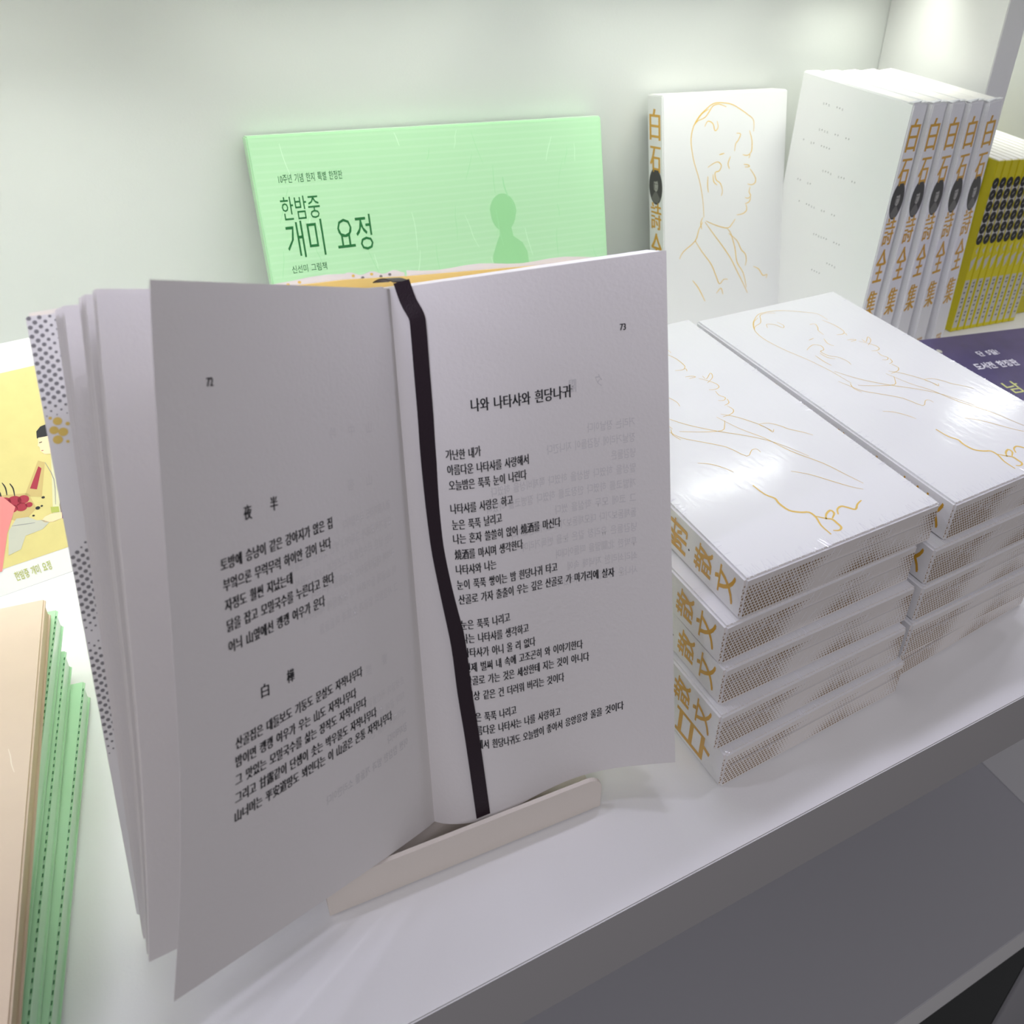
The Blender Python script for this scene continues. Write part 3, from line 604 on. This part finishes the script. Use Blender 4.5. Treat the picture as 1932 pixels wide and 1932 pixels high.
q = MB(); slab(q, PX0+.002, PX1-.002, .0015, PH-.0015, -PT+.0012, -.0008, 'pagecut'); q.build('page_block', pb)
q = MB(); slab(q, PX0, PX1, 0, PH, -PT, -PT+.0012, 'jacket'); q.build('back_cover', pb)
bpy.data.objects.remove(tilt)

# ------------------------------------------------------------------ stack of picture books, front left
def lying(root, w, d, t, cov, edge, fib, nfib, seed, dashes):
    q = MB(); q.box((-w, 0, t-.0022), (0, d, t), cov, .0007, {'+x': edge, '-y': edge}); q.box((-w, 0, 0), (0, d, .0022), cov, .0007, {'+x': edge, '-y': edge})
    if dashes:
        y = .004
        while y < d-.004:
            q.stroke([(-.0003, y), (-.0003, y+.0016)], .0005, lambda x, yy: V((x, yy, t+.00006)), 'greendark', 1, False); y += .0036
    fibres(q, lambda x, y: V((x-w, y, t+.00006)), w, d, nfib, seed, fib, .012, .04); q.build('cover', root)
    q = MB(); q.box((-w+.001, .0015, .0022), (-.0008, d-.0010, t-.0022), 'tanedge' if cov == 'tan' else 'greenpale'); q.build('page_block', root)
gst = None
sg = 'film wrapped green picture books in the front left stack'
for k, (x, y, a, lab) in enumerate(((-.1488, .2069, 7.9, 'pale green film wrapped picture book at the bottom of the front left stack'), (-.1529, .2172, 7.0, 'pale green picture book in the middle of the three green ones, front left'), (-.1526, .2325, 7.2, 'pale green picture book directly under the tan one, front left'))):
    d = .205; loc = (x+math.sin(R(-a))*0, y, .0002+.0122*k); rot = (0, 0, R(-a))
    loc = (x-d*math.sin(R(a)), y-d*math.cos(R(a)), loc[2])
    if gst is None:
        gst = thing('picture_book', lab, 'picture book', loc, rot, sg); lying(gst, .236, d, .012, 'green', 'greenpale', ['fibre', 'fibrepale'], 30, 5, True)
    else: dup(gst, lab, loc, rot, sg)
a = 5.4; d = .205
tb = thing('picture_book', 'tan covered picture book lying on top of the green ones, front left', 'picture book', (-.1552-d*math.sin(R(a)), .2280-d*math.cos(R(a)), .0370), (0, 0, R(-a)))
lying(tb, .236, d, .011, 'tan', 'tanedge', ['tanfibre'], 26, 9, False)

# ------------------------------------------------------------------ yellow paperbacks beyond the divider
yt, yd, yh = .0081, .118, .1600
def yellow_book():
    q = MB(); q.box((0, 0, 0), (yt, yd, yh), 'yel', .0004, {'+z': 'pagecut', '+y': 'pagecut'})
    f = lambda x, z: V((x, -.00005, z)); f2 = lambda x, z: V((x, -.00010, z)); f3 = lambda x, z: V((x, -.00015, z))
    q.poly([(.0002, .088), (yt-.0002, .088), (yt-.0002, .138), (.0002, .138)], f, 'palegrey')
    for i in range(6): q.ellipse(yt/2, .1405-.0101*i, yt*.485, .0049, f2, 'disc', 18); 
    for i in range(6):
        q.stroke([(yt*.38, .1395-.0101*i), (yt*.62, .1418-.0101*i)], .0005, f3, 'palegrey', 1, False)
    q.poly([(yt*.45, .0795), (yt*.80, .0835), (yt*.70, .0755)], f, 'palegrey')
    q.poly([(yt*.12, .0700), (yt*.82, .0740), (yt*.62, .0645), (yt*.3, .0600)], f, 'palegrey')
    q.poly([(yt*.14, .004), (yt*.86, .004), (yt*.86, .0515), (yt*.14, .0515)], f, 'palegrey')
    rnd = random.Random(2)
    for z in (.048, .0445, .039, .033, .0295, .025, .019, .0155, .0105):
        q.stroke([(yt*.35, z), (yt*.68, z+.0003)], .0007, f2, 'disc', 1, False); q.stroke([(yt*.5, z-.0010), (yt*(.45+.2*rnd.random()), z+.0011)], .0007, f2, 'disc', 1, False)
    return q
ords = ['leftmost', 'second', 'third', 'fourth', 'fifth', 'sixth', 'seventh', 'eighth', 'ninth', 'tenth']
y0b = None
for i in range(10):
    lab = ('%s thin yellow paperback from the left in the row beside the divider' % ords[i]) if i else 'leftmost thin yellow paperback, partly hidden by the white row'
    loc = (.5567+.0083*i, .3350-.0006*i, .0002); rot = (0, 0, 0); g = 'thin yellow paperbacks in the row'
    if y0b is None:
        y0b = thing('paperback', lab, 'book', loc, rot, g); yellow_book().build('cover', y0b)
        q = MB(); q.box((.0008, .0015, yh-.0006), (yt-.0008, yd-.001, yh+.0004), 'pagecut'); q.build('page_block', y0b)
    else: dup(y0b, lab, loc, rot, g)
ob = thing('paperback', 'dark yellow paperback facing out at the right edge past the row', 'book', (.6450, .3400, .0002), (0, 0, R(-3)))
q = MB(); q.box((0, 0, 0), (.11, .012, .150), 'olive', .0005)
for i, z in enumerate((.020, .030, .040, .050, .060)): q.stroke([(.004, z), (.040+.012*(i % 3), z)], .0008, lambda x, zz: V((x, -.00006, zz)), 'palegrey', 1, False)
q.build('cover', ob); q = MB(); q.box((.001, .0015, .149), (.109, .0105, .1502), 'pagecut'); q.build('page_block', ob)

# ------------------------------------------------------------------ dark purple book lying in front of the rows
pu = thing('hardcover_book', 'dark purple hardcover lying flat at right with white and lime lettering', 'book', (.5753, .2747, .0002), (0, 0, R(-9.2)))
pw, pd, pt_ = .130, .185, .030
X0 = -.122
q = MB(); q.box((X0, -pd, pt_-.0025), (X0+.26, 0, pt_), 'purple', .0007, {'+y': 'palegrey'}); q.box((X0, -pd, 0), (X0+.26, 0, .0025), 'purple', .0007)
def ptext(t, p0, p1, h, k, bold):                                   # baseline from p0 to p1 in shelf coordinates
    a0 = V((p0[0]-.5753, p0[1]-.2747)); a1 = V((p1[0]-.5753, p1[1]-.2747)); c, s_ = math.cos(R(9.2)), math.sin(R(9.2))
    rot = lambda p: V((p.x*c-p.y*s_, p.x*s_+p.y*c))
    a0, a1 = rot(a0), rot(a1); dx = a1-a0; up_ = V((-dx.y, dx.x)).normalized()
    q.text(t, lambda x, y, yn: V((*(a0+dx*x+up_*h*yn), pt_+.00007)), k, bold)
ptext('단 5일!', (.4928, .2502), (.5133, .2469), .0085, 'textwhite', .02)
ptext('도서전 한정판', (.4731, .2335), (.5144, .2262), .0105, 'textwhite', .03)
ptext('에 남', (.4480, .1990), (.4830, .1935), .0170, 'textlime', .01)
c_, s_ = math.cos(R(9.2)), math.sin(R(9.2)); dxy = (.4660-.5753, .2706-.2747)
q.ellipse(dxy[0]*c_-dxy[1]*s_, dxy[0]*s_+dxy[1]*c_, .0022, .0030, lambda x, y: V((x, y, pt_+.00007)), 'palegrey')
q.build('cover', pu)
q = MB(); q.box((X0+.002, -pd+.003, .0025), (X0+.257, -.003, pt_-.0025), 'pagecut'); q.build('page_block', pu)

bpy.data.objects.remove(_to); bpy.data.scenes.remove(_ts)
